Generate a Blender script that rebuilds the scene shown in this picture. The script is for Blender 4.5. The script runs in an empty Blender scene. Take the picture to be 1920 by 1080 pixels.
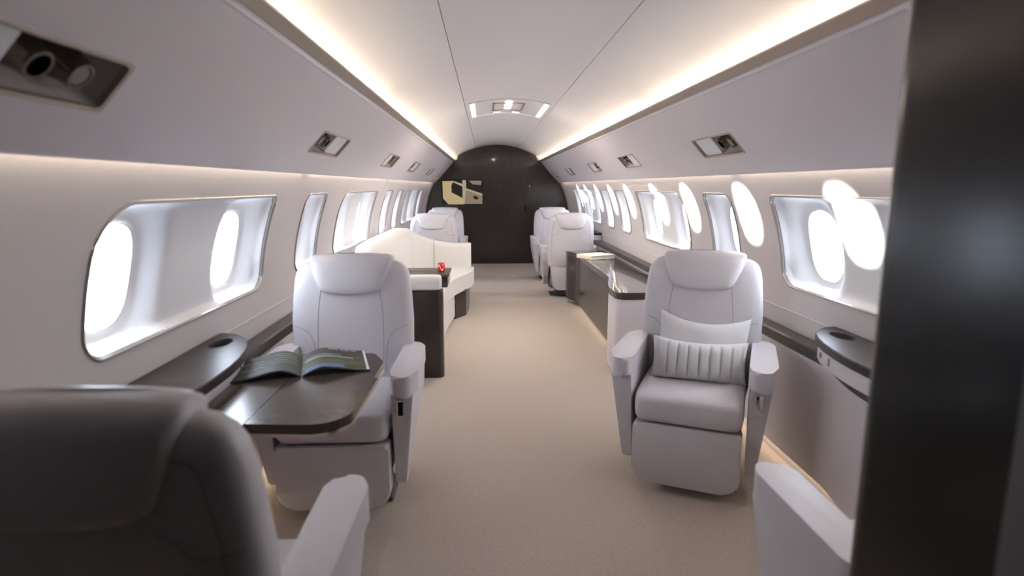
import bpy, bmesh, math, random
from mathutils import Vector, Matrix
from mathutils.geometry import delaunay_2d_cdt

random.seed(4)
SC = bpy.context.scene
COL = SC.collection
PI = math.pi
R = math.radians

# ------------------------------------------------------------------ helpers
def link(o, parent=None):
    COL.objects.link(o)
    if parent is not None:
        o.parent = parent
    return o

def tag(o, label=None, cat=None, group=None, kind=None):
    if label: o['label'] = label
    if cat: o['category'] = cat
    if group: o['group'] = group
    if kind: o['kind'] = kind
    return o

def thing(name, label, cat, loc=(0, 0, 0), rz=0.0, group=None):
    o = bpy.data.objects.new(name, None)
    o.empty_display_size = 0.1
    o.location = loc
    o.rotation_euler = (0, 0, rz)
    link(o)
    return tag(o, label, cat, group)

def obj(name, bm, mat, parent=None, smooth=True, angle=40, weld=False):
    if weld:
        bmesh.ops.remove_doubles(bm, verts=bm.verts, dist=1e-5)
    bmesh.ops.recalc_face_normals(bm, faces=bm.faces)
    me = bpy.data.meshes.new(name)
    bm.to_mesh(me); bm.free()
    if mat is not None:
        me.materials.append(mat)
    if smooth:
        for p in me.polygons: p.use_smooth = True
        me.set_sharp_from_angle(angle=R(angle))
    o = bpy.data.objects.new(name, me)
    return link(o, parent)

def struct(name, bm, mat, parent=None, **k):
    o = obj(name, bm, mat, parent, **k)
    if parent is None: o['kind'] = 'structure'
    return o

def sstep(t):
    t = max(0.0, min(1.0, t))
    return t * t * (3 - 2 * t)

def lerp_tab(tab, x):
    if x <= tab[0][0]: return tab[0][1:]
    for a, b in zip(tab, tab[1:]):
        if x <= b[0]:
            f = (x - a[0]) / (b[0] - a[0])
            return tuple(p + (q - p) * f for p, q in zip(a[1:], b[1:]))
    return tab[-1][1:]

def round_poly(pts, rad, seg=6):
    """closed 2D polygon with rounded corners; rad = one radius or a list"""
    n = len(pts); out = []
    for i in range(n):
        p = Vector(pts[i]); a = Vector(pts[i - 1]); b = Vector(pts[(i + 1) % n])
        r = rad[i] if isinstance(rad, (list, tuple)) else rad
        u = (a - p); v = (b - p)
        lu, lv = u.length, v.length
        u.normalize(); v.normalize()
        cosang = max(-1, min(1, u.dot(v)))
        half = math.acos(cosang) / 2
        if r <= 0 or half > R(89):
            out.append((p.x, p.y)); continue
        d = min(r / math.tan(half), lu * .49, lv * .49)
        rr = d * math.tan(half)
        c = p + (u + v).normalized() * (rr / math.sin(half))
        s = p + u * d; e = p + v * d
        a0 = math.atan2(s.y - c.y, s.x - c.x); a1 = math.atan2(e.y - c.y, e.x - c.x)
        da = (a1 - a0 + PI) % (2 * PI) - PI
        for k in range(seg + 1):
            t = a0 + da * k / seg
            out.append((c.x + rr * math.cos(t), c.y + rr * math.sin(t)))
    return out

def prism(poly, h0, h1, axes='xyz', bevel=0.0, bseg=3, bm=None, mat=None):
    """extrude a 2D polygon (in the first two axes) along the third; mat = optional matrix"""
    tmp = bmesh.new()
    ix = ['xyz'.index(c) for c in axes]
    def P(a, b, c):
        v = [0, 0, 0]
        v[ix[0]] = a; v[ix[1]] = b; v[ix[2]] = c
        return v
    lo = [tmp.verts.new(P(a, b, h0)) for a, b in poly]
    hi = [tmp.verts.new(P(a, b, h1)) for a, b in poly]
    n = len(poly)
    caps = [tmp.faces.new(lo[::-1]), tmp.faces.new(hi)]
    for i in range(n):
        tmp.faces.new((lo[i], lo[(i + 1) % n], hi[(i + 1) % n], hi[i]))
    if bevel > 0:
        ed = set()
        for f in caps: ed.update(f.edges)
        bmesh.ops.bevel(tmp, geom=list(ed), offset=bevel, segments=bseg, profile=0.5, affect='EDGES', clamp_overlap=True)
    return merge(bm, tmp, mat)

def merge(bm, tmp, mat=None):
    if mat is not None:
        bmesh.ops.transform(tmp, matrix=mat, verts=tmp.verts)
    if bm is None: return tmp
    me = bpy.data.meshes.new('t'); tmp.to_mesh(me); tmp.free()
    bm.from_mesh(me); bpy.data.meshes.remove(me)
    return bm

def box(x0, x1, y0, y1, z0, z1, bevel=0.0, seg=3, bm=None, mat=None):
    tmp = bmesh.new()
    bmesh.ops.create_cube(tmp, size=1)
    for v in tmp.verts:
        v.co = Vector(((x0 + x1) / 2 + v.co.x * (x1 - x0), (y0 + y1) / 2 + v.co.y * (y1 - y0), (z0 + z1) / 2 + v.co.z * (z1 - z0)))
    if bevel > 0:
        bmesh.ops.bevel(tmp, geom=list(tmp.edges), offset=bevel, segments=seg, profile=0.5, affect='EDGES', clamp_overlap=True)
    return merge(bm, tmp, mat)

def loft(rings, cap=True, close=True, bm=None):
    b = bm or bmesh.new()
    vs = [[b.verts.new(p) for p in r] for r in rings]
    n = len(vs[0])
    for a, c in zip(vs, vs[1:]):
        for i in range(n if close else n - 1):
            j = (i + 1) % n
            b.faces.new((a[i], a[j], c[j], c[i]))
    if cap:
        b.faces.new(vs[0][::-1]); b.faces.new(vs[-1])
    return b

def tube(pts, r, seg=6, bm=None, closed=False):
    pts = [Vector(p) for p in pts]
    rings = []
    n = len(pts)
    for i, p in enumerate(pts):
        a = pts[i - 1] if (i > 0 or closed) else p
        b = pts[(i + 1) % n] if (i < n - 1 or closed) else p
        t = (b - a).normalized()
        up = Vector((0, 0, 1)) if abs(t.z) < .9 else Vector((1, 0, 0))
        s = t.cross(up).normalized(); u = s.cross(t)
        rings.append([p + (s * math.cos(2 * PI * k / seg) + u * math.sin(2 * PI * k / seg)) * r for k in range(seg)])
    if closed: rings.append(rings[0])
    return loft(rings, cap=not closed, bm=bm)

def sellipse(w, t, n, cnt=40):
    out = []
    for k in range(cnt):
        a = 2 * PI * k / cnt
        c, s = math.cos(a), math.sin(a)
        out.append((w / 2 * math.copysign(abs(c) ** (2 / n), c), t / 2 * math.copysign(abs(s) ** (2 / n), s)))
    return out

def lathe(prof, seg=24, bm=None, mat=None):
    tmp = bmesh.new()
    rings = [[(r * math.cos(2 * PI * k / seg), r * math.sin(2 * PI * k / seg), z) for k in range(seg)] for r, z in prof]
    loft(rings, cap=True, bm=tmp)
    return merge(bm, tmp, mat)

def in_poly(p, poly):
    x, y = p; c = False
    n = len(poly)
    for i in range(n):
        x1, y1 = poly[i]; x2, y2 = poly[i - 1]
        if (y1 > y) != (y2 > y) and x < (x2 - x1) * (y - y1) / (y2 - y1) + x1:
            c = not c
    return c

def densify(poly, d):
    out = []
    n = len(poly)
    for i in range(n):
        a = poly[i]; b = poly[(i + 1) % n]
        L = math.hypot(b[0] - a[0], b[1] - a[1]); k = max(1, int(math.ceil(L / d)))
        for j in range(k):
            out.append((a[0] + (b[0] - a[0]) * j / k, a[1] + (b[1] - a[1]) * j / k))
    return out

def sheet(outer, holes, extra, fmap):
    """triangulated sheet: 2D outline with holes and inner points, mapped to 3D by fmap"""
    vs, es = [], []
    for loop in [outer] + holes:
        s = len(vs); n = len(loop)
        vs += [Vector(p) for p in loop]
        es += [(s + i, s + (i + 1) % n) for i in range(n)]
    vs += [Vector(p) for p in extra]
    V, E, F, *_ = delaunay_2d_cdt(vs, es, [], 0, 1e-6)
    bm = bmesh.new()
    bv = [bm.verts.new(fmap(v.x, v.y)) for v in V]
    for f in F:
        cx = sum(V[i].x for i in f) / len(f); cy = sum(V[i].y for i in f) / len(f)
        if not in_poly((cx, cy), outer): continue
        if any(in_poly((cx, cy), h) for h in holes): continue
        try: bm.faces.new([bv[i] for i in f])
        except ValueError: pass
    bmesh.ops.delete(bm, geom=[v for v in bm.verts if not v.link_faces], context='VERTS')
    return bm

def copy_tree(src, loc, rz, label):
    r = src.copy(); COL.objects.link(r)
    r.location = loc; r.rotation_euler = (0, 0, rz); r['label'] = label
    for ch in list(src.children):
        c = ch.copy(); COL.objects.link(c); c.parent = r
        for g in list(ch.children):
            d = g.copy(); COL.objects.link(d); d.parent = c
    return r

# ------------------------------------------------------------------ materials
def mat(name, col, rough=.5, metal=0.0, coat=0.0, spec=.5, noise=None, bump=None, sheen=0.0, emit=None, strength=0.0):
    m = bpy.data.materials.new(name); m.use_nodes = True
    nt = m.node_tree; b = nt.nodes['Principled BSDF']
    b.inputs['Base Color'].default_value = (*col, 1)
    b.inputs['Roughness'].default_value = rough
    b.inputs['Metallic'].default_value = metal
    b.inputs['Specular IOR Level'].default_value = spec
    b.inputs['Coat Weight'].default_value = coat
    b.inputs['Coat Roughness'].default_value = .05
    b.inputs['Sheen Weight'].default_value = sheen
    if emit:
        b.inputs['Emission Color'].default_value = (*emit, 1)
        b.inputs['Emission Strength'].default_value = strength
    tc = nt.nodes.new('ShaderNodeTexCoord')
    if noise:
        sc, amt, stretch = noise
        mp = nt.nodes.new('ShaderNodeMapping'); mp.inputs['Scale'].default_value = stretch
        nz = nt.nodes.new('ShaderNodeTexNoise'); nz.inputs['Scale'].default_value = sc; nz.inputs['Detail'].default_value = 5
        rp = nt.nodes.new('ShaderNodeValToRGB')
        rp.color_ramp.elements[0].position = .3; rp.color_ramp.elements[1].position = .7
        rp.color_ramp.elements[0].color = (*[c * (1 - amt) for c in col], 1)
        rp.color_ramp.elements[1].color = (*[min(1, c * (1 + amt)) for c in col], 1)
        nt.links.new(tc.outputs['Object'], mp.inputs['Vector'])
        nt.links.new(mp.outputs['Vector'], nz.inputs['Vector'])
        nt.links.new(nz.outputs['Fac'], rp.inputs['Fac'])
        nt.links.new(rp.outputs['Color'], b.inputs['Base Color'])
    if bump:
        sc, st = bump
        nz = nt.nodes.new('ShaderNodeTexNoise'); nz.inputs['Scale'].default_value = sc; nz.inputs['Detail'].default_value = 4
        bp = nt.nodes.new('ShaderNodeBump'); bp.inputs['Strength'].default_value = st; bp.inputs['Distance'].default_value = .002
        nt.links.new(tc.outputs['Object'], nz.inputs['Vector'])
        nt.links.new(nz.outputs['Fac'], bp.inputs['Height'])
        nt.links.new(bp.outputs['Normal'], b.inputs['Normal'])
    return m

def emat(name, col, s):
    m = bpy.data.materials.new(name); m.use_nodes = True
    nt = m.node_tree; nt.nodes.clear()
    e = nt.nodes.new('ShaderNodeEmission'); e.inputs['Color'].default_value = (*col, 1); e.inputs['Strength'].default_value = s
    o = nt.nodes.new('ShaderNodeOutputMaterial'); nt.links.new(e.outputs[0], o.inputs[0])
    return m

def glass_mat():
    m = bpy.data.materials.new('window_glass'); m.use_nodes = True
    nt = m.node_tree; nt.nodes.clear()
    t = nt.nodes.new('ShaderNodeBsdfTransparent'); g = nt.nodes.new('ShaderNodeBsdfGlossy')
    g.inputs['Roughness'].default_value = .02
    x = nt.nodes.new('ShaderNodeMixShader'); x.inputs[0].default_value = .05
    o = nt.nodes.new('ShaderNodeOutputMaterial')
    nt.links.new(t.outputs[0], x.inputs[1]); nt.links.new(g.outputs[0], x.inputs[2]); nt.links.new(x.outputs[0], o.inputs[0])
    return m

M = dict(
    wall=mat('wall_laminate', (.60, .555, .55), .5, bump=(300, .05)),
    panel=mat('window_panel_plastic', (.73, .725, .745), .45),
    bin=mat('bin_laminate', (.65, .60, .62), .42),
    ceil=mat('ceiling_laminate', (.73, .69, .68), .5),
    leather=mat('pale_leather', (.60, .565, .585), .42, bump=(260, .12), noise=(6, .03, (1, 1, 1))),
    leather2=mat('cream_sofa_leather', (.72, .69, .66), .45, bump=(260, .1)),
    seam=mat('seam_thread', (.36, .34, .36), .6),
    carpet=mat('carpet', (.47, .395, .335), .95, spec=.1, noise=(90, .10, (1, 1, 1)), bump=(700, .5), sheen=.15),
    dark=mat('dark_gloss_veneer', (.036, .026, .022), .36, spec=.28, noise=(7, .35, (1, 14, 1))),
    darkv=mat('dark_upright_veneer', (.030, .021, .018), .24, coat=.25, noise=(6, .14, (10, 10, .6))),
    darkc=mat('dark_column_lacquer', (.012, .009, .008), .22, spec=.28, noise=(5, .15, (8, 8, .5))),
    top=mat('credenza_gloss_veneer', (.050, .036, .029), .16, coat=.6, noise=(7, .35, (1, 14, 1))),
    darkm=mat('dark_satin_veneer', (.050, .038, .033), .42, coat=.10, noise=(8, .3, (1, 10, 1))),
    table=mat('table_veneer', (.060, .043, .035), .20, spec=.30, noise=(5, .3, (1, 10, 1))),
    metal=mat('brushed_metal', (.62, .55, .47), .28, metal=1.0),
    bead=mat('window_bead_metal', (.42, .39, .37), .3, metal=.8),
    chrome=mat('chrome', (.7, .7, .72), .12, metal=1.0),
    black=mat("black_plastic", (.010, .009, .010), .5, spec=.15),
    grey=mat('grey_plastic', (.20, .19, .19), .4),
    darkgrey=mat('dark_rubber', (.05, .046, .046), .6),
    bronze=mat('bronze_nozzle_metal', (.22, .185, .15), .25, metal=1.0),
    lip=mat('tan_lip_metal', (.44, .38, .32), .4, metal=.5),
    fabric=mat('pillow_fabric', (.60, .575, .58), .8, bump=(500, .3), sheen=.2),
    rib=mat('ribbed_fabric', (.62, .60, .60), .8, bump=(500, .3), sheen=.2),
    plate=mat('vent_unit_plastic', (.55, .50, .47), .35),
    paper=mat('page_paper', (.75, .74, .70), .6),
    cream=mat('cream_cover', (.80, .72, .55), .5),
    red=mat('red_can_paint', (.75, .012, .015), .25, coat=.5),
    white=mat('white_can_print', (.85, .83, .82), .3),
    steel=mat('can_aluminium', (.8, .8, .82), .25, metal=1.0),
    jamb=mat('grey_jamb_paint', (.085, .08, .08), .5),
    shell=mat('hidden_lining', (.55, .5, .46), .8),
    unseen_dark=mat('unseen_dark_lining', (.03, .025, .022), .5),  # dark finish for the unseen parts that hold back light
    glass=glass_mat(),
)
LEDC = (1.0, .87, .68)
M['cove'] = emat('cove_led', LEDC, 26.0)
M['wash'] = emat('wall_wash_led', (1.0, .88, .70), 4.8)
M['toe'] = emat('toe_kick_led', (1.0, .82, .58), 2.4)
M['ring'] = emat('ceiling_ring_led', (.93, 1.0, .97), 1.6)
M['lamp'] = emat('ceiling_lamp', (1.0, .93, .82), 3.0)

# ------------------------------------------------------------------ cabin shell
Y0, Y1 = -.55, 10.43
def wx(z):                                     # sidewall half-width at height z
    return math.sqrt(1.29 ** 2 - (z - .80) ** 2) if z > .80 else 1.29
def cz(x):                                     # ceiling height at x
    return 2.065 - .394 * x * x

bm = bmesh.new()
prism([(-1.3, Y0), (1.3, Y0), (1.3, Y1 + .1), (-1.3, Y1 + .1)], -.04, 0, bm=bm)
struct('floor', bm, M['carpet'], smooth=False)

# window panels: (y centre, window centres)
PANELS = [(2.21, 1.28, (-.42, .39)), (3.54, .42, (-.04,)), (4.82, 1.30, (-.42, .37)), (6.16, .42, (-.03,)),
          (6.95, .42, (-.03,)), (8.15, 1.28, (-.40, .37)), (9.22, .42, (-.03,))]
PZ0, PZ1 = .875, 1.317
WA, WB, WZ = .128, .162, 1.090                 # pane half-axes and height

def outline(yc, w):
    h = w / 2
    return round_poly([(yc - h, PZ0), (yc + h, PZ0), (yc + h, PZ1), (yc - h, PZ1)], [.09, .09, .045, .15 if w > 1 else .06], 9)

def oval(yc, s=1.0, add=0.0, cnt=56):
    out = []
    for k in range(cnt):
        a = 2 * PI * k / cnt
        c, q = math.cos(a), math.sin(a)
        out.append((yc + (WA * s + add) * math.copysign(abs(c) ** .8, c), WZ + (WB * s + add) * math.copysign(abs(q) ** .8, q)))
    return out

def seg_dist(p, poly):
    best = 9
    px, py = p
    for i in range(len(poly)):
        ax, ay = poly[i - 1]; bx, by = poly[i]
        dx, dy = bx - ax, by - ay
        L = dx * dx + dy * dy
        t = 0 if L == 0 else max(0, min(1, ((px - ax) * dx + (py - ay) * dy) / L))
        d = math.hypot(px - ax - t * dx, py - ay - t * dy)
        if d < best: best = d
    return best

SEAMS = [3.13, 5.72, 7.42, 8.92]
for sg, side in ((-1, 'left'), (1, 'right')):
    cuts = [Y0] + SEAMS + [Y1]
    wall = bmesh.new()
    for a, b in zip(cuts, cuts[1:]):
        a2 = a + (.0016 if a != Y0 else 0); b2 = b - (.0016 if b != Y1 else 0)
        outer = densify([(a2, 0), (b2, 0), (b2, 1.52), (a2, 1.52)], .07)
        holes = [densify(outline(yc, w), .05) for yc, w, _ in PANELS if a < yc < b]
        extra = []
        ny = max(2, int((b - a) / .12))
        for i in range(1, ny):
            for j in range(1, 26):
                p = (a + (b - a) * i / ny, 1.52 * j / 26)
                if all(not in_poly(p, h) and seg_dist(p, h) > .015 for h in holes): extra.append(p)
        s = sheet(outer, holes, extra, lambda y, z: (sg * wx(z), y, z))
        merge(wall, s)
    for y in SEAMS:                            # dark backing behind each joint
        loft([[(sg * (wx(z) + .0015), y - .03, z), (sg * (wx(z) + .006), y - .029, z), (sg * (wx(z) + .006), y + .029, z), (sg * (wx(z) + .0015), y + .03, z)] for z in [i * .019 for i in range(81)]], cap=False, close=False, bm=wall)
    w = struct('wall_' + side, wall, M['wall'], angle=60)

wn = 0
for sg, side in ((-1, 'left'), (1, 'right')):
    for yc, w, offs in PANELS:
        wn += 1
        out = densify(outline(yc, w), .03)
        wins = [yc + o for o in offs]
        holes = [oval(c) for c in wins]
        def depth(y, z, out=out, wins=wins):
            e = seg_dist((y, z), out)
            d = .030 * sstep(e / .03)
            for c in wins:
                r = ((abs(y - c) / WA) ** 2.5 + (abs(z - WZ) / WB) ** 2.5) ** (1 / 2.5)
                q = max(0, (r - 1)) * .15
                d += .062 * (1 - sstep(q / .13)) * sstep(e / .02)
            return d
        fm = lambda y, z: (sg * (wx(z) + depth(y, z)), y, z)
        extra = []
        for ad in (.012, .026, .042, .06, .08, .10, .125):
            for c in wins:
                for p in oval(c, 1, ad, 48):
                    if in_poly(p, out) and seg_dist(p, out) > .012: extra.append(p)
        for ins in (.008, .016, .024, .034):
            cx, cy = yc, (PZ0 + PZ1) / 2
            for p in out:
                sx = 1 - ins / (w / 2); sz = 1 - ins / ((PZ1 - PZ0) / 2)
                q = (cx + (p[0] - cx) * sx, cy + (p[1] - cy) * sz)
                if all(((abs(q[0] - c) / WA) ** 2.5 + (abs(q[1] - WZ) / WB) ** 2.5) > 1.25 for c in wins): extra.append(q)
        n = int(w / .03)
        for i in range(1, n):
            for j in range(1, 15):
                p = (yc - w / 2 + w * i / n, PZ0 + (PZ1 - PZ0) * j / 15)
                if in_poly(p, out) and seg_dist(p, out) > .04 and all(((abs(p[0] - c) / (WA + .13)) ** 2.5 + (abs(p[1] - WZ) / (WB + .13)) ** 2.5) > 1 for c in wins): extra.append(p)
        bm = sheet(out, holes, extra, fm)
        p = struct('window_%d' % wn, bm, M['panel'], angle=80)
        # bead round the recess
        bead = bmesh.new()
        tube([(sg * (wx(z) - .001), y, z) for y, z in densify(outline(yc, w), .04)], .0055, 8, bead, closed=True)
        ins = [(yc + (y - yc) * (1 - .022 / w), (PZ0 + PZ1) / 2 + (z - (PZ0 + PZ1) / 2) * .975) for y, z in densify(outline(yc, w), .04)]
        tube([(sg * (wx(z) + .008), y, z) for y, z in ins], .003, 6, bead, closed=True)
        obj('window_frame', bead, M['bead'], p)
        for c in wins:
            ring = oval(c)
            sl = bmesh.new()
            loft([[(sg * (wx(z) + .085), y, z) for y, z in ring], [(sg * (wx(z) + .087), y + (c - y) * .02, z + (WZ - z) * .02) for y, z in ring],
                  [(sg * (wx(z) + .118), y + (c - y) * .02, z + (WZ - z) * .02) for y, z in ring]], cap=False, bm=sl)
            obj('window_sleeve', sl, M['bead'], p)
            gl = bmesh.new()
            f = [gl.verts.new((sg * (wx(z) + .108), y + (c - y) * .015, z + (WZ - z) * .015)) for y, z in ring]
            gl.faces.new(f)
            obj('window_pane', gl, M['glass'], p, smooth=False)

# thin moulding line below the windows
for sg, nm in ((-1, 'trim_1'), (1, 'trim_2')):
    struct(nm, tube([(sg * (wx(.755) - .001), y, .755) for y in (-.5, 4.0, 10.35)], .0035, 6), M['wall'])

# ceiling: three long panels in several lengths, with gaps over a dark lining
bm = bmesh.new()
gx = .0022
xs = []
for a, b in ((-.80, -.367 - gx), (-.367 + gx, .367 - gx), (.367 + gx, .80)):
    xs.append([a + (b - a) * i / 12 for i in range(13)])
ys = [Y0, 3.75, 7.35, 9.0, Y1]
for ya, yb in zip(ys, ys[1:]):
    for xx in xs:
        g = .0012
        loft([[(x, ya + g, cz(x)), (x, yb - g, cz(x))] for x in xx], cap=False, close=False, bm=bm)
        loft([[(x, ya + g, cz(x) + .012), (x, yb - g, cz(x) + .012)] for x in xx], cap=False, close=False, bm=bm)
        for x in (xx[0], xx[-1]):
            bm.faces.new([bm.verts.new(q) for q in ((x, ya + g, cz(x)), (x, yb - g, cz(x)), (x, yb - g, cz(x) + .012), (x, ya + g, cz(x) + .012))])
struct('ceiling', bm, M['ceil'], angle=30)
bm = bmesh.new()
prof = [(1.08, 1.505), (1.04, 1.66), (.92, 1.86), (.6, 2.06), (.3, 2.15), (0, 2.18)]
prof = [(-x, z) for x, z in prof] + [(x, z) for x, z in prof[-2::-1]]
loft([[(x, Y0, z), (x, Y1, z)] for x, z in prof], cap=False, close=False, bm=bm)
struct('ceiling_lining', bm, M['shell'])
# end walls
full = [(wx(z), z) for z in [0, .2, .4, .6, .8, 1.0, 1.2, 1.4, 1.5]] + [(1.05, 1.68), (.92, 1.88), (.6, 2.08), (.3, 2.17), (0, 2.2)]
full = full + [(-x, z) for x, z in full[-2::-1]]
struct('wall_back', prism(full, Y0 - .03, Y0, 'xzy'), M['unseen_dark'], smooth=False)  # unseen wall, set close and dark to cut light from behind the camera
struct('wall_aft', prism(full, Y1, Y1 + .03, 'xzy'), M['wall'], smooth=False)

# ------------------------------------------------------------------ overhead bins
BT, BB = (.742, 1.802), (1.072, 1.424)         # top and bottom corner of the bin face
def binp(s, d=0.0):                            # s 0..1 down the face, d = depth into the bin
    x = BT[0] + (BB[0] - BT[0]) * s; z = BT[1] + (BB[1] - BT[1]) * s
    nx, nz = -.7393, -.6734
    bulge = .012 * 4 * s * (1 - s)
    return (x + nx * (bulge - d), z + nz * (bulge - d))
BL = math.hypot(BB[0] - BT[0], BB[1] - BT[1])
UNITS = [1.02, 2.94, 4.74, 6.25, 8.06, 9.85]
US0, US1, UL = .515, .755, .25                 # band of the face taken by a unit, half length
for sg, side in ((-1, 'left'), (1, 'right')):
    t = thing('overhead_bin', 'long white overhead bin running above the %s-hand windows' % side, 'overhead bin', (sg * .92, 0, 1.6), 0)
    o = Vector(t.location)
    holes = [[(y - UL, US0), (y + UL, US0), (y + UL, US1), (y - UL, US1)] for y in UNITS]
    body = bmesh.new()
    cuts = [Y0, 3.78, 7.3, Y1 - .03]
    for a, b in zip(cuts, cuts[1:]):
        outer = densify([(a + .001, 0), (b - .001, 0), (b - .001, 1), (a + .001, 1)], .25)
        extra = [(a + (b - a) * i / 14, j / 12) for i in range(1, 14) for j in range(1, 12)]
        hs = [densify(round_poly(h, .02, 3), .1) for h in holes if a < h[0][0] < b]
        extra = [p for p in extra if all(not in_poly(p, h) for h in hs)]
        def fm(y, s):
            x, z = binp(s); return (sg * x - o.x, y, z - o.z)
        merge(body, sheet(outer, hs, extra, fm))
    back = [(1.076, 1.418), (1.084, 1.420), (1.086, 1.43), (1.080, 1.47), (1.055, 1.53), (1.0, 1.60), (.94, 1.68), (.86, 1.735), (.80, 1.745), (.768, 1.762), (.757, 1.797), (.742, 1.802)]
    back = [(BB[0], BB[1])] + back
    loft([[(sg * x - o.x, Y0, z - o.z), (sg * x - o.x, Y1 - .03, z - o.z)] for x, z in back], cap=False, close=False, bm=body)
    obj('body', body, M['bin'], t, angle=35)
    lp = [(.763, 1.776), (.755, 1.774), (.731, 1.800), (.733, 1.808), (.742, 1.812), (.754, 1.810), (.756, 1.80), (.748, 1.80)]
    lb = loft([[(sg * x - o.x, y, z - o.z) for x, z in lp] for y in (Y0 + .01, Y1 - .035)])
    obj('lip_trim', lb, M['lip'], t, angle=30)

# reading light and air vent units set into the bins
def unit(y, sg, label, flip):
    t = thing('reading_light_unit', label, 'reading light', (0, 0, 0), 0, 'reading light and air vent units in the overhead bins')
    s0, s1 = US0, US1
    bx, bz = binp((s0 + s1) / 2)
    t.location = (sg * bx, y, bz)
    o = Vector(t.location)
    def P(u, s, d):
        x, z = binp(s, d); return (sg * x - o.x, u, z - o.z)
    # frame
    f = bmesh.new()
    rim = round_poly([(-UL, s0), (UL, s0), (UL, s1), (-UL, s1)], .02, 3)
    inn = [(u * .965, (s0 + s1) / 2 + (s - (s0 + s1) / 2) * .90) for u, s in rim]
    rim2 = [(u * 1.012, (s0 + s1) / 2 + (s - (s0 + s1) / 2) * 1.05) for u, s in rim]
    loft([[P(u, s, .004) for u, s in rim2], [P(u, s, -.004) for u, s in rim2], [P(u, s, -.005) for u, s in rim], [P(u, s, -.003) for u, s in inn], [P(u, s, .012) for u, s in inn]], cap=False, bm=f)
    obj('frame', f, M['lip'], t, angle=30)
    pan = bmesh.new()
    k = -1 if flip else 1
    # pan floor slopes: deep by the nozzles, shallow under the lens
    dep = lambda u: .055 if k * u < .03 else .012
    lo = [(u * 1.0, s) for u, s in inn]
    vs1 = [pan.verts.new(P(u, s, .010)) for u, s in lo]
    vs2 = [pan.verts.new(P(u * .95, (s0 + s1) / 2 + (s - (s0 + s1) / 2) * .9, .078)) for u, s in lo]
    n = len(lo)
    for i in range(n): pan.faces.new((vs1[i], vs1[(i + 1) % n], vs2[(i + 1) % n], vs2[i]))
    pan.faces.new(vs2)
    obj('pan', pan, M['plate'], t, angle=30)
    # lens plate over the other half
    l0, l1 = sorted((k * .02, k * UL * .93))
    sm = (s0 + s1) / 2; sh = (s1 - s0) / 2 * .86
    ring = lambda d, q: [P(u, s, d) for u, s in round_poly([(l0 + q, sm - sh), (l1 - q, sm - sh), (l1 - q, sm + sh), (l0 + q, sm + sh)], .012, 3)]
    obj('lens_plate', loft([ring(.076, 0), ring(.012, .0), ring(.008, .004)]), M['panel'], t, angle=30)
    # two nozzles: flared cups
    nrm = Vector((-.7393 * sg, 0, -.6734)).normalized()
    for q, du in enumerate((-.050, -.155)):
        u = k * du
        c = Vector(P(u, sm, .074))
        rot = Vector((0, 0, 1)).rotation_difference(nrm).to_matrix().to_4x4()
        mt = Matrix.Translation(c) @ rot
        nb = lathe([(.050, 0), (.050, .006), (.040, .022), (.033, .044), (.030, .062), (.028, .066), (.023, .066), (.021, .046), (.001, .044)], 28, mat=mt)
        nz = obj('nozzle', nb, M['bronze'], t, angle=40)
        hb = lathe([(.0205, 0.0445), (.0205, .047 if q == 0 else .064), (.001, .048 if q == 0 else .0645)], 20, mat=mt)
        obj('outlet', hb, M['black'] if q == 0 else M['grey'], nz)
    return t

ordn = ['nearest the camera', 'second from the camera', 'third from the camera', 'fourth from the camera', 'fifth from the camera', 'beside the dark aft wall']
for sg, side in ((-1, 'left'), (1, 'right')):
    for i, y in enumerate(UNITS):
        if sg == 1 and i == 0: continue
        if i == 0: lab = 'large recessed reading light unit with two metal nozzles, nearest on left overhead bin'
        elif i == 5: lab = 'tiny reading light unit in %s overhead bin, beside the dark aft wall' % side
        else: lab = 'recessed reading light unit in %s overhead bin, %s' % (side, (ordn[i] if sg < 0 else ['', 'first', 'second', 'third', 'fourth'][i] + ' visible from the dark column'))
        unit(y, sg, lab, flip=(i == 0 or i % 2 == 0 and i != 4))

# strip lights in the cove and behind the bin bottoms
for sg, side in ((-1, 'left'), (1, 'right')):
    t = thing('cove_light', 'warm strip light glowing along the ceiling edge above %s overhead bin' % side, 'strip light', (sg * .842, 0, 1.766))
    for a, b in ((1.0, 3.42), (3.56, 5.72), (5.86, 8.35), (8.5, 10.36)):
        obj('light_segment', box(-.010, .010, a, b, -.012, -.004), M['cove'], t, smooth=False)
    t = thing('wall_wash_light', 'warm strip light washing the wall below %s overhead bin' % side, 'strip light', (sg * 1.096, 0, 1.446))
    for a, b in ((1.0, 3.09), (3.17, 5.68), (5.76, 7.38), (7.46, 8.88), (8.96, 10.2)):
        obj('light_segment', box(-.005, .005, a, b, -.004, .004), M['wash'], t, smooth=False)

# ------------------------------------------------------------------ aft partition, door, screen
bm = bmesh.new()
dz = [(.676, 1.888 - .004), (.69, 1.80), (.742, 1.795)]
edge = [(1.16, 0), (1.23, .3), (1.268, .6), (1.272, .8), (1.262, .95), (1.24, 1.08), (1.20, 1.20), (1.15, 1.31), (1.085, 1.42), (.742, 1.795), (.693, 1.805), (.676, 1.884)]
top = [(x, cz(x) - .003) for x in (.6, .5, .4, .3, .2, .1, 0)]
half = edge + top
poly = half + [(-x, z) for x, z in half[-2::-1]]
prism(poly, 10.385, 10.425, 'xzy', bm=bm)
struct('wall_far_partition', bm, M['darkv'], smooth=False)
t = box(-.30, .535, 10.374, 10.3845, .012, 1.93, .002)
d = struct('door_1', t, M['darkv'], smooth=False)
obj('door_handle', box(.47, .505, 10.355, 10.374, .93, 1.02, .004), M['black'], d)
obj('door_lock', lathe([(.012, 0), (.012, .008), (.001, .009)], 16, mat=Matrix.Translation((.56, 10.384, 1.36)) @ Matrix.Rotation(PI / 2, 4, 'X')), M['chrome'], d)
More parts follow.
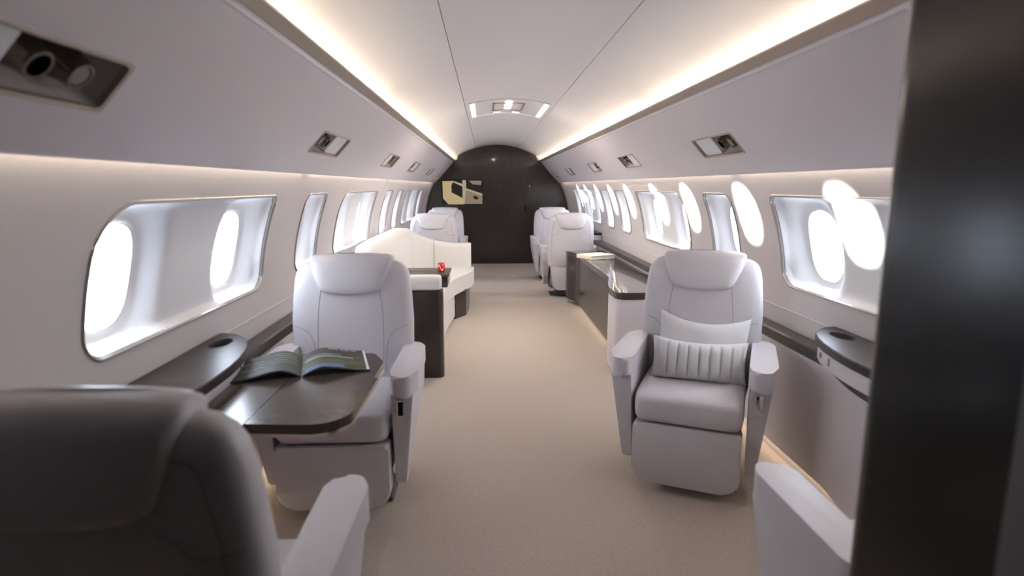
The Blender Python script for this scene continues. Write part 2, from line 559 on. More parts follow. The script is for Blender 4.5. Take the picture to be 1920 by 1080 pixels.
for sg, nm in ((-1, 'trim_3'), (1, 'trim_4')):  # pale ring in front of the partition
    zz = [.0 + i * 1.42 / 30 for i in range(31)]
    rings = []
    for z in zz:
        a = wx(z) - .002; b = a - .035
        rings.append([(sg * a, 10.06, z), (sg * (b + .02), 10.10, z), (sg * b, 10.18, z), (sg * b, 10.384, z), (sg * a, 10.384, z)])
    struct(nm, loft(rings), M['wall'], angle=30)

t = thing('wall_screen', 'lit screen with a cream picture mounted on dark aft wall', 'screen', (-.607, 10.384, 1.254))
fr = prism(round_poly([(-.362, -.215), (.362, -.215), (.362, .215), (-.362, .215)], [.03, .03, .03, .03], 4), -.016, 0, 'xzy', .003)
obj('bezel', fr, M['black'], t)
pc = [emat('picture_cream', (.78, .60, .33), .19), emat('picture_tan', (.55, .43, .31), .14), emat('picture_dark', (.055, .04, .04), .15), emat('picture_pale', (.72, .60, .44), .17)]
W_, H_ = .352, .207
def pic(polys):
    b = bmesh.new()
    for k, (d, pts) in enumerate(polys):
        prism([(-W_ + 2 * W_ * u, H_ - 2 * H_ * v) for u, v in pts], -.0165 - d * .0006, -.016, 'xzy', bm=b)
    return b
obj('picture_backdrop', pic([(0, [(0, 0), (1, 0), (1, 1), (0, 1)])]), pc[2], t, smooth=False)
obj('picture_cream_wall', pic([(1, [(0.01, .04), (.28, .04), (.23, .2), (.23, .5), (.52, .76), (.52, 1), (.15, 1), (.02, .75)]), (1, [(.2, .03), (.27, .03), (.53, .17), (.53, .28)])]), pc[0], t, smooth=False)
obj('picture_pale_post', pic([(2, [(.50, 0), (.59, 0), (.59, .36), (.55, .99), (.50, .99)]), (2, [(.57, .32), (.99, .56), (.99, .64), (.57, .40)])]), pc[3], t, smooth=False)
obj('picture_tan_cabinet', pic([(1, [(.57, .40), (.99, .64), (.99, .98), (.52, .98)]), (1, [(.66, .02), (.97, .02), (.96, .2), (.75, .17)])]), pc[1], t, smooth=False)
obj('picture_dark_knob', pic([(2, [(.75, .66), (.82, .64), (.89, .72), (.88, .80), (.80, .79)])]), pc[2], t, smooth=False)

# ------------------------------------------------------------------ ceiling light
t = thing('ceiling_light', 'curved rectangular ceiling light with a glowing white border and three lamps', 'ceiling light', (0, 5.42, 2.06))
o = Vector(t.location)
CY0, CY1, CX = 4.97, 5.90, .325
def cring(dx, dy, dd, n=14):
    a, b = CY0 + dy, CY1 - dy; x = CX - dx
    pts = [(-x + 2 * x * i / n, a) for i in range(n + 1)] + [(x - 2 * x * i / n, b) for i in range(n + 1)]
    return [(px, py - o.y, cz(px) - dd - o.z) for px, py in pts]
obj('frame', loft([cring(-.012, -.02, 0.001), cring(-.012, -.02, .010), cring(-.004, -.008, .011), cring(0, 0, .006)], cap=False), M['ceil'], t, angle=30)
gl = bmesh.new()
def strip(x0, x1, y0, y1, d0, d1, n=10, bm=None):
    rows = []
    for i in range(n + 1):
        x = x0 + (x1 - x0) * i / n
        rows.append([(x, y0 - o.y, cz(x) - d0 - o.z), (x, y1 - o.y, cz(x) - d0 - o.z), (x, y1 - o.y, cz(x) - d1 - o.z), (x, y0 - o.y, cz(x) - d1 - o.z)])
    return loft(rows, bm=bm)
for sg in (-1, 1):
    obj('side_glow', strip(sg * .290, sg * .322, CY0, CY1, .001, .0085, 3), M['ring'], t, smooth=False)
for y0, y1 in ((CY0, CY0 + .020), (CY1 - .02, CY1)):
    obj('edge_glow', strip(-.29, .29, y0, y1, .001, .007), emat('edge_led', (.95, .98, 1), .22), t, smooth=False)
obj('panel', strip(-.289, .289, CY0 + .021, CY1 - .021, .001, .005), M['ceil'], t)
hb = bmesh.new()
for a, b, c, d in ((-.135, .135, 5.16, 5.175), (-.135, .135, 5.625, 5.64), (-.135, -.123, 5.16, 5.64), (.123, .135, 5.16, 5.64)):
    strip(a, b, c, d, .004, .013, 4, hb)
obj('hatch_frame', hb, M['lip'], t, smooth=False)
for y in (5.12, 5.30, 5.50):
    obj('lamp', lathe([(.032, .0), (.032, -.006), (.024, -.010), (.001, -.011)], 20, mat=Matrix.Translation((0, y - o.y, cz(0) - .006 - o.z))), M['lamp'], t)
for x in (-.115, -.09, -.065, .065, .09, .115):
    obj('indicator', lathe([(.009, 0), (.009, -.004), (.001, -.005)], 10, mat=Matrix.Translation((x, 5.80 - o.y, cz(x) - .005 - o.z))), M['ring'], t)

# ------------------------------------------------------------------ side ledges and consoles
def bump(y):                                   # how far the ledge bulges out by the seat pairs
    b = 0
    for yc in (1.86, 8.05):
        q = abs(y - yc) / .43
        if q < 1: b = max(b, .085 * (math.cos(q * PI) * .5 + .5) ** .55)
    return b
for sg, side in ((-1, 'left'), (1, 'right')):
    t = thing('side_ledge', 'dark veneer ledge over white lower panel along the %s-hand wall' % side, 'ledge', (sg * 1.25, 0, 0))
    o = Vector(t.location)
    ysamp = [-.5 + i * .06 for i in range(int(10.5 / .06))] + [10.05]
    rings = []
    for y in ysamp:
        f = 1.205 - bump(y)
        rings.append([(sg * x - o.x, y, z) for x, z in ((f + .004, .615), (f, .620), (f, .662), (f + .006, .670), (1.281, .670), (1.281, .615))])
    obj('ledge_top', loft(rings), M['darkm'], t, angle=30)
    rows = []
    for y in ysamp:
        f = 1.21 - bump(y) * .9
        fb = 1.245 - bump(y) * .6
        rows.append([(sg * (f + (fb - f) * k / 6 - .006 * math.sin(PI * k / 6)) - o.x, y, .614 - (.614 - .075) * k / 6) for k in range(7)] + [(sg * 1.27 - o.x, y, .075), (sg * 1.275 - o.x, y, .614)])
    obj('lower_panel', loft(rows), M['bin'], t, angle=30)
    obj('toe_light', box(sg * 1.278 - o.x - .006, sg * 1.278 - o.x + .006, .6, 10.0, .056, .064), M['toe'], t, smooth=False)

LENS = [(0, 1.050), (.10, 1.052), (.20, 1.062), (.30, 1.080), (.38, 1.104), (.45, 1.135), (.50, 1.168), (.535, 1.205), (.555, 1.24), (.562, 1.278)]
def lens(off=0.0):
    p = [(y, x + off) for y, x in LENS if x + off < 1.279]
    return [(x, -y) for y, x in p[::-1]] + [(x, y) for y, x in p[1:]]
def console(yc, sg, label):
    t = thing('side_console', label, 'console', (sg * 1.2, yc, .67), 0, 'lens-shaped consoles on the side ledges')
    def lp(off, z0, z1, bev):
        p = [(sg * x - t.location.x, y) for x, y in lens(off)]
        p += [(sg * 1.281 - t.location.x, lens(off)[-1][1]), (sg * 1.281 - t.location.x, lens(off)[0][1])]
        return prism(p, z0, z1, 'xyz', bev)
    X = lambda x: sg * x - t.location.x
    def edge(off): return [(X(x), y) for x, y in lens(off)] + [(X(1.281), lens(off)[-1][1]), (X(1.281), lens(off)[0][1])]
    def ov(e, k): return [(X(1.212) + .036 * k * math.cos(2 * PI * i / 36), e * .395 + .068 * k * math.sin(2 * PI * i / 36)) for i in range(36)]
    tb = bmesh.new()
    e0, e1 = edge(0), [(x * .985 + (1 - .985) * X(1.25), y * .988) for x, y in edge(0)]
    loft([[(x, y, .066) for x, y in e1], [(x, y, .069) for x, y in e0], [(x, y, .096) for x, y in e0], [(x, y, .101) for x, y in e1]], cap=False, bm=tb)
    tb.faces.new([tb.verts.new((x, y, .066)) for x, y in e1])
    merge(tb, sheet(e1, [ov(1, 1), ov(-1, 1)], [], lambda x, y: (x, y, .101)))
    tp = obj('top', tb, M['dark'], t, angle=30, weld=True)
    bd = obj('drawer_band', lp(.016, .001, .066, .001), M['bin'], t, angle=30)
    for e in (1, -1):
        c = obj('cup_holder', loft([[(x, y, .101) for x, y in ov(e, 1.06)], [(x, y, .1025) for x, y in ov(e, 1.04)], [(x, y, .1025) for x, y in ov(e, .98)], [(x, y, .098) for x, y in ov(e, .96)], [(x, y, .072) for x, y in ov(e, .93)]], cap=False), M['darkgrey'], t, angle=40)
        wb = bmesh.new(); wb.faces.new([wb.verts.new((x, y, .0725)) for x, y in ov(e, .93)])
        obj('cup_well', wb, M['black'], c, smooth=False)
    # buttons and latch on the band
    def onband(y):
        x = lerp_tab([(q, v) for q, v in LENS], abs(y))[0] + .016
        return sg * x - t.location.x
    for y, w, h, m in ((.36, .020, .022, 'grey'), (.265, .012, .030, 'grey'), (-.3, .02, .022, 'grey')):
        x = onband(y)
        obj('button', box(x - .003, x + .003, y - w / 2, y + w / 2, .034 - h / 2, .034 + h / 2, .0015), M[m], bd)
    return t
console(1.815, -1, 'dark lens-shaped console with cup holder on left ledge behind the open magazine')
console(1.815, 1, 'dark lens-shaped console with cup holder on right ledge beside the dark column')
console(8.05, 1, 'far dark console on right ledge beside the aft seats')

# ------------------------------------------------------------------ seats
BACK = [(.40, .53, .12, .185), (.50, .552, .14, .190), (.62, .566, .15, .200), (.74, .568, .15, .212), (.84, .556, .145, .224),
        (.92, .541, .138, .234), (.958, .524, .128, .239), (.983, .500, .112, .243), (1.000, .462, .090, .245), (1.010, .41, .062, .247), (1.015, .33, .036, .248)]
def back_at(z): return lerp_tab(BACK, z)
def back_y(x, z, rear=False, off=.0):
    w, t, yc = back_at(z)
    k = max(0.0, 1 - abs(2 * x / w) ** 3.4) ** (1 / 3.4)
    return yc + (1 if rear else -1) * (t / 2 * k + off)

def curve_pts(pts, n=6):
    """Catmull-Rom through 2D points"""
    out = []
    P = [pts[0]] + list(pts) + [pts[-1]]
    for i in range(1, len(P) - 2):
        for k in range(n):
            t = k / n
            out.append(tuple(.5 * (2 * P[i][c] + (P[i + 1][c] - P[i - 1][c]) * t + (2 * P[i - 1][c] - 5 * P[i][c] + 4 * P[i + 1][c] - P[i + 2][c]) * t * t +
                       (3 * P[i][c] - P[i - 1][c] - 3 * P[i + 1][c] + P[i + 2][c]) * t ** 3) for c in (0, 1)))
    out.append(tuple(pts[-1]))
    return out

def make_seat(label):
    t = thing('cabin_seat', label, 'seat', (0, 0, 0), 0, 'pale leather cabin seats')
    # cushion: crowned rounded block
    cu = bmesh.new()
    rings = []
    for z, ins in ((.325, .03), (.332, .012), (.35, .003), (.38, 0), (.42, 0), (.448, .003), (.464, .012), (.472, .028), (.477, .06)):
        ring = []
        for x, y in sellipse(.462 - 2 * ins, .455 - 2 * ins, 12, 72):
            zz = z
            if z > .43: zz = z - .030 * max(0, (-y - .12)) / .12 * ((z - .43) / .045) ** 1.0
            ring.append((x, y - .075, zz))
        rings.append(ring)
    loft(rings, bm=cu)
    obj('cushion', cu, M['leather'], t, angle=60)
    # leg rest
    lr = prism(round_poly([(-.232, .045), (.232, .045), (.229, .318), (-.229, .318)], [.07, .07, .015, .015], 8), -.302, -.205, 'xzy', .014, 4)
    obj('leg_rest', lr, M['leather'], t, angle=50)
    # body under the cushion and pedestal
    ub = box(-.225, .225, -.20, .15, .13, .33, .03)
    obj('seat_pan', ub, M['grey'], t)
    obj('rear_skirt', prism(round_poly([(-.20, .10), (.20, .10), (.245, .44), (-.245, .44)], [.06, .06, .02, .02], 5), .13, .235, 'xzy', .02, 4), M['leather'], t, angle=50)
    pd = bmesh.new()
    box(-.15, .15, -.14, .14, .018, .14, .012, bm=pd)
    box(-.22, .22, -.17, .06, .0, .02, .008, bm=pd)
    obj('pedestal', pd, M['darkgrey'], t)
    # backrest
    bk = bmesh.new()
    rings = []
    zs = [.40 + .022 * i for i in range(24)] + [.93, .945, .958, .971, .983, .993, 1.001, 1.008, 1.012, 1.015]
    for z in zs:
        w, th, yc = back_at(z)
        rings.append([(x, yc + y, z) for x, y in sellipse(w, th, 3.4, 64)])
    loft(rings, bm=bk)
    b = obj('backrest', bk, M['leather'], t, angle=60)
    for s in (-1, 1):
        for rear, rad, pts in ((False, .0019, [(.135, .89), (.146, .80), (.152, .70), (.150, .60), (.140, .50)]),
                               (False, .0019, [(.262, .715), (.215, .70), (.180, .665), (.165, .60), (.16, .50)]),
                               (True, .0022, [(.165, .955), (.205, .94), (.222, .86), (.233, .74), (.235, .6), (.228, .45)]),
                               (True, .0022, [(.14, .83), (.165, .815), (.18, .79), (.21, .78), (.262, .785)])):
            obj('seam', tube([(s * x, back_y(x, z, rear, -.0005), z) for x, z in curve_pts(pts)], rad, 6), M['seam'], b)
    # headrest: a saddle that wraps over the top
    hd = bmesh.new()
    HR = [(.860, .235, .130, .228), (.8615, .262, .158, .228), (.866, .284, .176, .2285), (.876, .303, .186, .2295), (.895, .316, .188, .232), (.920, .332, .184, .2345), (.960, .356, .174, .238),
          (.995, .376, .160, .242), (1.018, .388, .142, .244), (1.033, .388, .116, .246), (1.042, .374, .086, .247), (1.046, .346, .05, .248)]
    rings = []
    for z, w, th, yc in HR:
        ring = []
        for x, y in sellipse(w, th, 5.0, 72):
            low = sstep((.97 - z) / .1)
            zz = z + low * (.022 * (2 * x / .3) ** 2 - (.012 if y > 0 else 0) * sstep(y / .05)) - .009 * (2 * x / .39) ** 2
            ring.append((x, yc + y, zz))
        rings.append(ring)
    loft(rings, bm=hd)
    h = obj('headrest', hd, M['leather'], t, angle=60)
    # arms: padded top and a tapering side shell each
    for s in (-1, 1):
        tp = round_poly([(s * .238, -.245), (s * .258, -.318), (s * .322, -.312), (s * .352, -.235), (s * .346, .13), (s * .31, .20), (s * .246, .20)],
                        [.05, .03, .04, .07, .1, .05, .02], 7)
        pad = prism(tp, .535, .622, 'xyz', .016, 4)
        for v in pad.verts:                     # thinner towards the back, nose dropping in front
            if v.co.z < .57: v.co.z += .028 * sstep((v.co.y + .1) / .3)
            v.co.z -= .010 * sstep((-v.co.y - .2) / .12)
        arm = obj('armrest', pad, M['leather'], t, angle=50)
        side = round_poly([(-.292, .545), (.185, .56), (.16, .44), (.02, .24), (-.14, .115), (-.222, .11)], [.01, .01, .1, .1, .05, .02], 6)
        sh = prism(side, s * .246, s * .334, 'yzx', .02, 4)
        for v in sh.verts:
            k = sstep((.5 - v.co.z) / .4)
            if abs(v.co.x) > .28: v.co.x -= s * .045 * k
        sd = obj('arm_shell', sh, M['leather'], t, angle=50)
        if s == 1:
            sl = box(.270, .300, -.301, -.286, .425, .512, .003)
            c = obj('control_plate', sl, M['chrome'], sd)
            obj('switch', box(.275, .295, -.3035, -.300, .448, .506, .001), M['black'], c)
    return t

L0 = thing_loc = None
seat = make_seat('pale leather seat facing the camera behind the open magazine on left table')
seat.location = (-.835, 2.56, 0)
copy_tree(seat, (.785, 2.64, 0), R(-25), 'pale leather seat turned to the aisle with two pillows on it')
copy_tree(seat, (-.85, 1.14, 0), PI, 'large shadowed pale leather seat in left foreground seen from behind')
copy_tree(seat, (.855, 1.165, 0), PI, 'pale leather seat cut off by dark column, only armrest and cushion showing')
copy_tree(seat, (-.83, 7.30, 0), PI, 'aft seat seen from behind just past the white sofa')
copy_tree(seat, (.82, 7.30, 0), PI, 'aft seat seen from behind just past the dark credenza')
copy_tree(seat, (-.82, 8.75, 0), 0, 'farthest left seat facing the camera below the lit wall screen')
copy_tree(seat, (.81, 8.75, 0), 0, 'farthest right seat facing the camera beside the dark aft wall')

# pillows on the turned seat
def pillow(name, label, w, h, th, mtl, ribs, loc, rot, group):
    bm = bmesh.new()
    nu, nv = 72, 26
    def pt(i, j, s):
        u = -1 + 2 * i / nu; v = -1 + 2 * j / nv
        pin = 1 - .07 * (1 - abs(u) ** 2) * (abs(v) ** 3) * 1.0
        pin2 = 1 - .05 * (1 - abs(v) ** 2) * abs(u) ** 3
        k = (max(0, 1 - abs(u) ** 2.6) ** .5) * (max(0, 1 - abs(v) ** 2.6) ** .5)
        if ribs: k *= 1 - .22 * (abs(math.cos(u * PI * ribs / 2)) ** 14)
        k *= 1 + .05 * math.sin(5 * u + 2 * v) * (0 if ribs else 1)
        return (u * w / 2 * pin2, s * th / 2 * k, v * h / 2 * pin + (.040 * (abs(u) ** 2 - .4) if v > 0 else 0) * abs(v) * (.4 if ribs else 1))
    for s in (-1, 1):
        g = [[bm.verts.new(pt(i, j, s)) for j in range(nv + 1)] for i in range(nu + 1)]
        for i in range(nu):
            for j in range(nv):
                q = (g[i][j], g[i + 1][j], g[i + 1][j + 1], g[i][j + 1])
                bm.faces.new(q if s < 0 else q[::-1])
    o = obj(name, bm, mtl, weld=True, angle=80)
    o.location = loc; o.rotation_euler = rot
    tag(o, label, 'pillow', group)
    return o
a = R(-25)
def onseat(lx, ly, z):
    return (.785 + lx * math.cos(a) - ly * math.sin(a), 2.64 + lx * math.sin(a) + ly * math.cos(a), z)
pillow('pillow', 'plain grey pillow leaning on the turned seat behind the ribbed one', .42, .27, .12, M['fabric'], 0, onseat(.02, .07, .60), (R(-20), R(3), R(-22)), 'pillows on the turned seat')
pillow('pillow', 'ribbed grey pillow with stitched channels in front on the turned seat', .425, .19, .14, M['rib'], 9, onseat(.018, -.045, .558), (R(-14), R(1), R(-20)), 'pillows on the turned seat')

# ------------------------------------------------------------------ table and magazine
t = thing('fold_out_table', 'glossy dark fold-out table under the open magazine', 'table', (-.87, 1.92, .66))
o = Vector(t.location)
tp = round_poly([(-1.06, 1.595), (-.60, 1.575), (-.595, 2.18), (-.65, 2.295), (-1.06, 2.295)], [.01, .11, .10, .03, .01], 10)
hinge = -.886
for nm, clip in (('wall_leaf', lambda x: min(x, hinge - .0013)), ('aisle_leaf', lambda x: max(x, hinge + .0013))):
    seen = []
    for x, y in tp:
        q = (clip(x) - o.x, y - o.y)
        if not seen or math.hypot(q[0] - seen[-1][0], q[1] - seen[-1][1]) > 1e-4: seen.append(q)
    if math.hypot(seen[0][0] - seen[-1][0], seen[0][1] - seen[-1][1]) < 1e-4: seen.pop()
    lf = obj(nm, prism(seen, .012, .040, 'xyz', .006 if nm == 'aisle_leaf' else .0015, 3), M['table'], t, angle=30)
    band = prism([(x * 1.006, y * 1.006) for x, y in seen], .003, .0115, 'xyz', .001, 1)
    obj('metal_edge', band, M['metal'], lf, angle=30)
obj('support_arm', box(-.25, .0, -.03, .03, -.02, .004, .004), M['grey'], t)
obj('wall_bracket', box(-.25, -.19, -.12, .12, -.03, .006, .004), M['grey'], t)

def page_mat():
    m = mat('magazine_print', (.2, .2, .18), .6, spec=.25)
    nt = m.node_tree; b = nt.nodes['Principled BSDF']
    tc = nt.nodes.new('ShaderNodeTexCoord')
    mp = nt.nodes.new('ShaderNodeMapping'); mp.inputs['Scale'].default_value = (5, 16, 1)
    nz = nt.nodes.new('ShaderNodeTexNoise'); nz.inputs['Scale'].default_value = 1.2; nz.inputs['Detail'].default_value = 5; nz.inputs['Distortion'].default_value = 1.6
    rp = nt.nodes.new('ShaderNodeValToRGB'); cr = rp.color_ramp
    cr.elements[0].position = .25; cr.elements[0].color = (0.029, 0.029, 0.035, 1)
    cr.elements[1].position = .80; cr.elements[1].color = (0.272, 0.256, 0.224, 1)
    for p, c in ((.38, (0.080, 0.067, 0.064, 1)), (.47, (0.060, 0.070, 0.048, 1)), (.54, (0.096, 0.112, 0.056, 1)), (.60, (0.096, 0.128, 0.208, 1)), (.66, (0.112, 0.106, 0.096, 1))):
        e = cr.elements.new(p); e.color = c
    nt.links.new(tc.outputs['Object'], mp.inputs['Vector']); nt.links.new(mp.outputs['Vector'], nz.inputs['Vector'])
    nt.links.new(nz.outputs['Fac'], rp.inputs['Fac']); nt.links.new(rp.outputs['Color'], b.inputs['Base Color'])
    return m
PM = page_mat()
mg = thing('magazine', 'open magazine with green landscape pages lying on the dark table', 'magazine', (-.885, 2.13, .7005), R(15.5))
PW, PH = .232, .262
def pagez(u):                                  # height of the page over the table, u from spine to edge
    return .004 + .026 * math.sin(min(1, u / .34) * PI / 2) * (1 - sstep((u - .25) / .75)) + .001
for s in (-1, 1):
    pg = bmesh.new()
    n = 26
    top = [(s * (.002 + PW * i / n), pagez(i / n)) for i in range(n + 1)]
    loft([[(x, y, z) for x, z in top] + [(x, y, max(.0005, z - .005)) for x, z in top[::-1]] for y in (-PH / 2, PH / 2)], bm=pg)
    pgo = obj('page_block', pg, PM, mg, angle=40)
    wb = bmesh.new()
    loft([[(s * (.002 + PW * u), y, pagez(u) + .0006) for u in (.955, .99)] for y in (-PH / 2 + .002, PH / 2 - .002)], cap=False, close=False, bm=wb)
    obj('page_margin', wb, M['paper'], pgo, smooth=False)
    # printed photographs and text lines
    def patch(y0, y1, u0, u1, mtl, nm, lift=.0009):
        b = bmesh.new()
        k = 10
        loft([[(s * (.002 + PW * (u0 + (u1 - u0) * i / k)), y, pagez(u0 + (u1 - u0) * i / k) + lift) for i in range(k + 1)] for y in (y0, y1)], cap=False, close=False, bm=b)
        return obj(nm, b, mtl, pgo, smooth=True)
    if s > 0:
        patch(0.095, 0.125, 0.02, .95, mat('print_maroon', (0.064, 0.043, 0.040), .6), 'headline_band')
        for q in range(17):
            if q in (6, 13): continue
            patch(0.1037, 0.1125, 0.4 + q * .026, .40 + q * .026 + .018, M['paper'], 'headline_letter', .0022)
        patch(0.055, 0.06812, 0.02, .70, mat('print_dark', (0.045, 0.035, 0.035), .6), 'photo_band')
        patch(0.001875, 0.01625, 0.03, .78, mat('print_sand', (0.416, 0.352, 0.224), .6), 'photo_runway')
        patch(0.02188, 0.05, 0.05, .60, mat('print_teal', (0.112, 0.176, 0.184), .6), 'photo_water')
        patch(-.085, -.03, .02, .93, mat('print_green', (0.075, 0.088, 0.045), .6), 'photo_meadow')
        patch(-.128, -.088, .04, .62, mat('print_blue', (0.096, 0.152, 0.304), .6), 'photo_lake')
    else:
        for q in range(5):
            patch(.085 - q * .028, .090 - q * .028, .06, .42 - .05 * (q % 2), mat('print_grey', (0.416, 0.384, 0.360), .6) if q == 0 else bpy.data.materials['print_grey'], 'text_line')
        for q in range(3):
            patch(.03 - q * .035, .037 - q * .035, .56, .88 - .06 * (q % 2), bpy.data.materials['print_grey'], 'text_line')
        patch(-.125, -.07, .05, .93, mat('print_slate', (0.064, 0.074, 0.074), .6), 'photo_field')

# ------------------------------------------------------------------ sofa and what stands on it
t = thing('sofa', 'white corner sofa with curved seat along left wall behind the facing seat', 'sofa', (-.85, 5.5, 0))
o = Vector(t.location)
loc = lambda pts: [(x - o.x, y - o.y) for x, y in pts]
seatp = round_poly(curve_pts([(-.575, 4.20), (-.57, 5.0), (-.56, 5.45), (-.53, 5.78), (-.44, 6.10), (-.365, 6.35), (-.345, 6.55), (-.345, 6.78)], 5) + [(-1.19, 6.78), (-1.19, 4.20)], .02, 2)
obj('seat_cushion', prism(loc(seatp), .275, .44, 'xyz', .045, 5), M['leather2'], t, angle=50)
val = curve_pts([(-.585, 4.20), (-.58, 5.0), (-.57, 5.45), (-.545, 5.78), (-.53, 5.95)], 5) + [(-1.15, 5.95), (-1.15, 4.20)]
obj('front_valance', prism(loc(val), .035, .30, 'xyz', .012, 3), M['leather2'], t, angle=40)
obj('plinth', prism(loc([(-1.17, 5.97), (-.52, 5.97), (-.42, 6.15), (-.40, 6.4), (-.40, 6.92), (-1.17, 6.92)]), 0, .285, 'xyz', .004), M['darkv'], t, smooth=False)
obj('near_plinth', box(-1.14 - o.x, -.62 - o.x, 4.2 - o.y, 5.96 - o.y, 0, .04), M['darkv'], t, smooth=False)
obj('end_panel', prism(round_poly(loc([(-1.20, 4.07), (-.535, 4.07), (-.512, 4.10), (-.512, 4.20), (-1.20, 4.20)]), [0, .02, .02, .01, 0], 4), 0, .632, 'xyz', .003), M['darkv'], t, angle=30)
rings = []
bol = round_poly([(4.075, .634), (4.235, .634), (4.235, .735), (4.075, .735)], [.02, .03, .045, .045], 6)
for x, k in ((-1.19, 1), (-.60, 1), (-.56, .99), (-.54, .95), (-.528, .86), (-.524, .7)):
    rings.append([(x - o.x, 4.155 + (y - 4.155) * k - o.y, .684 + (z - .684) * k) for y, z in bol])
obj('arm_bolster', loft(rings), M['leather2'], t, angle=50)
# wrap-around backrest swept along the wall, round the corner and across the end
path = [(-1.105, 4.30 + .18 * i) for i in range(11)]
cxx, cyy, rr = -.785, 6.52, .32
path += [(cxx + rr * math.cos(q), cyy + rr * math.sin(q)) for q in [PI - R(9 * i) for i in range(1, 11)]]
path += [(-.785 + .055 * i, 6.84) for i in range(1, 8)] + [(-.392, 6.84), (-.380, 6.84)]
tot = len(path); rings = []
s_acc = [0]
for a_, b_ in zip(path, path[1:]): s_acc.append(s_acc[-1] + math.hypot(b_[0] - a_[0], b_[1] - a_[1]))
for i, (x, y) in enumerate(path):
    a_ = path[max(0, i - 1)]; b_ = path[min(tot - 1, i + 1)]
    tx, ty = b_[0] - a_[0], b_[1] - a_[1]; L = math.hypot(tx, ty); nx, ny = ty / L, -tx / L   # to the room side
    s = s_acc[i]
    zt = lerp_tab([(0, .89), (.10, .925), (.5, .935), (1.9, .935), (2.15, .93), (2.35, .88), (2.55, .80), (2.72, .735), (2.9, .705), (3.3, .715)], s)[0]
    e = 1.0
    if s < .06: e = .75 + .25 * s / .06
    if s_acc[-1] - s < .03: e = .82 + .18 * (s_acc[-1] - s) / .03
    th = .085 * e
    zt2 = .42 + (zt - .42) * (.93 + .07 * e)
    sec = round_poly([(-th, .42), (th * 1.15, .42), (th * .85, zt2), (-th, zt2)], [.01, .02, .06, .045], 5)
    rings.append([(x + nx * u - o.x, y + ny * u - o.y, z) for u, z in sec])
sbk = obj('backrest', loft(rings), M['leather2'], t, angle=60)
obj('seam', tube([(-.80 - o.x, 6.84 - .0975 + .02 * (k / 8) ** 2 - o.y, .44 + .04 * k) for k in range(9)], .0025, 6), M['seam'], sbk)
t = thing('sofa_side_table', 'dark veneer box table set in the sofa with a red can on it', 'table', (-.83, 5.57, .44))
obj('carcass', box(-.27, .27, -.225, .225, .002, .100, .004), M['darkv'], t)
obj('top', prism(round_poly([(-.28, -.235), (.283, -.235), (.283, .235), (-.28, .235)], .02, 4), .100, .122, 'xyz', .004), M['darkm'], t, angle=30)
obj('fold_seam', box(-.28, .14, -.003, .003, .1218, .1226), M['black'], t, smooth=False)
t = thing('drink_can', 'small red and white drink can standing on the sofa table', 'can', (-.625, 5.50, .5625))
obj('body', lathe([(.024, 0), (.031, .006), (.033, .014), (.033, .078), (.030, .086), (.027, .092)], 28), M['red'], t)
obj('rim', lathe([(.027, .0921), (.0285, .0921), (.0285, .0955), (.027, .0955), (.026, .0935), (.001, .0932)], 28), M['steel'], t)
wb = bmesh.new()
rows = []
for k in range(13):
    an = R(-150 + 100 * k / 12)
    zc = .046 + .024 * math.sin(k / 12 * 2 * PI)
    rows.append([(.0336 * math.cos(an), .0336 * math.sin(an), zc - .007), (.0336 * math.cos(an), .0336 * math.sin(an), zc + .007)])
loft(rows, cap=False, close=False, bm=wb)
obj('white_wave', wb, M['white'], t)

# ------------------------------------------------------------------ credenza and book
t = thing('credenza', 'long low dark credenza with white end cabinet along right wall', 'credenza', (.98, 5.45, 0))
o = Vector(t.location)
loc = lambda pts: [(x - o.x, y - o.y) for x, y in pts]
front = curve_pts([(.735, 6.86), (.742, 6.77), (.78, 6.67), (.815, 6.56), (.822, 6.4)], 4) + [(.822, 4.86)] + curve_pts([(.815, 4.78), (.78, 4.62), (.742, 4.46), (.722, 4.32), (.722, 4.20)], 4)
topp = front + round_poly([(.722, 4.19), (.722, 4.065), (1.195, 4.065)], [0, .075, 0], 8)[1:-1] + [(1.195, 4.065), (1.195, 6.86)]
obj('countertop', prism(loc(topp), .562, .612, 'xyz', .006, 3), M['top'], t, angle=30)
mainp = [(x + .006, y) for x, y in front if y > 4.84] + [(.828, 4.80), (1.19, 4.80), (1.19, 6.85)]
obj('front_panel', prism(loc(mainp), .055, .561, 'xyz', 0), M['darkv'], t, angle=30)
endp = [(.822, 4.795)] + [(x + .006, y) for x, y in front if y < 4.75] + round_poly([(.728, 4.19), (.728, 4.072), (1.19, 4.072)], [0, .07, 0], 8)[1:-1] + [(1.19, 4.072), (1.19, 4.795)]
obj('end_cabinet', prism(loc(endp), .012, .561, 'xyz', .002), M['bin'], t, angle=30)
obj('plinth', box(.90 - o.x, 1.19 - o.x, 4.8 - o.y, 6.83 - o.y, 0, .056), M['darkv'], t, smooth=False)
obj('toe_light', box(.868 - o.x, .876 - o.x, 4.86 - o.y, 6.5 - o.y, .045, .053), M['toe'], t, smooth=False)
t = thing('book', 'cream covered book lying on the dark credenza', 'book', (.955, 6.12, .6125), R(28))
obj('page_block', box(-.148, .152, -.118, .118, .006, .034), M['paper'], t, smooth=False)
cv = bmesh.new()
box(-.155, .158, -.125, .125, .034, .040, .002, bm=cv); box(-.155, .158, -.125, .125, 0, .006, .002, bm=cv); box(-.158, -.149, -.125, .125, .001, .039, .002, bm=cv)
obj('cover', cv, M['cream'], t)

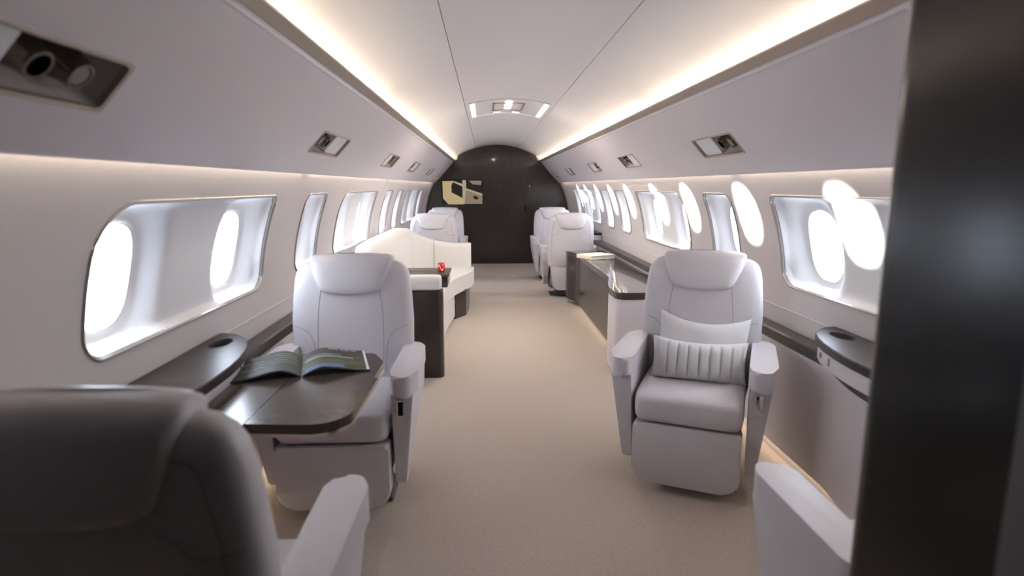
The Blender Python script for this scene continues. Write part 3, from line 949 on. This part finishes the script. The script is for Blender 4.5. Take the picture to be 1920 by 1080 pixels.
# ------------------------------------------------------------------ dark column by the camera
nose = round_poly([(.343, .81), (1.20, .81), (1.20, .45), (.343, .45)], [.05, 0, 0, 0], 12)
col = prism(nose, .001, 1.41, 'xyz')
prism([(min(x, .72), y) for x, y in nose], 1.41, 1.79, 'xyz', bm=col)
struct('wall_galley', col, M['darkc'], angle=30)
struct('trim_5', prism(round_poly([(.330, .535), (.342, .535), (.342, .30), (.330, .30)], [.004, 0, 0, .004], 3), .001, 1.79, 'xyz'), M['jamb'], angle=30)

# unseen dark partition and ceiling added to keep light off the foreground seat
struct('wall_blocker_left', prism([(-1.20, .02), (-.62, .02), (-.62, .20), (-1.20, .20)], .001, 1.40, 'xyz', .01), M['darkc'], angle=30)
struct('ceiling_blocker', box(-.80, .80, -.54, .30, 1.795, 1.83), M['unseen_dark'], smooth=False)

# ------------------------------------------------------------------ daylight
w = bpy.data.worlds.new('World'); SC.world = w; w.use_nodes = True
bg = w.node_tree.nodes['Background']
bg.inputs['Color'].default_value = (.72, .83, 1.0, 1)
bg.inputs['Strength'].default_value = 5.4
for sg in (-1, 1):
    for yc, wd, offs in PANELS:
        for f in offs:
            l = bpy.data.lights.new('sky_portal', 'AREA'); l.shape = 'RECTANGLE'; l.size = .30; l.size_y = .42
            l.cycles.is_portal = True
            po = bpy.data.objects.new('sky_portal', l); link(po)
            po.location = (sg * 1.44, yc + f, 1.095)
            po.rotation_euler = (R(90), 0, R(90 if sg > 0 else -90))
for yy in (5.12, 5.30, 5.50):
    l = bpy.data.lights.new('ceiling_downlight', 'AREA'); l.shape = 'DISK'; l.size = .06; l.energy = 2.2; l.color = (1.0, .90, .76)
    po = bpy.data.objects.new('ceiling_downlight', l); link(po)
    po.location = (0, yy, 2.036)
sun = bpy.data.lights.new('sun', 'SUN'); sun.energy = 9.0; sun.angle = R(1.2); sun.color = (1.0, .95, .88)
so = bpy.data.objects.new('sun', sun); link(so)
dirv = Vector((2.52, -.345, .120))
so.rotation_euler = dirv.to_track_quat('-Z', 'Y').to_euler()
so.location = (-6, 5, 0)

# ------------------------------------------------------------------ camera
cam = bpy.data.cameras.new('camera'); co = bpy.data.objects.new('camera', cam); link(co)
cam.sensor_width = 36; cam.lens = 36 * 1100 / 1920
cam.clip_start = .02
p, y = R(9.8504), R(2.5130)
co.location = (-.2, 0, 1.36)
co.rotation_euler = (PI / 2 - p, 0, -y)
cam.dof.use_dof = True; cam.dof.focus_distance = 4.5; cam.dof.aperture_fstop = 2.2
SC.camera = co
SC.view_settings.view_transform = 'Standard'
SC.view_settings.look = 'None'
SC.view_settings.gamma = 1
SC.view_settings.exposure = 1.72
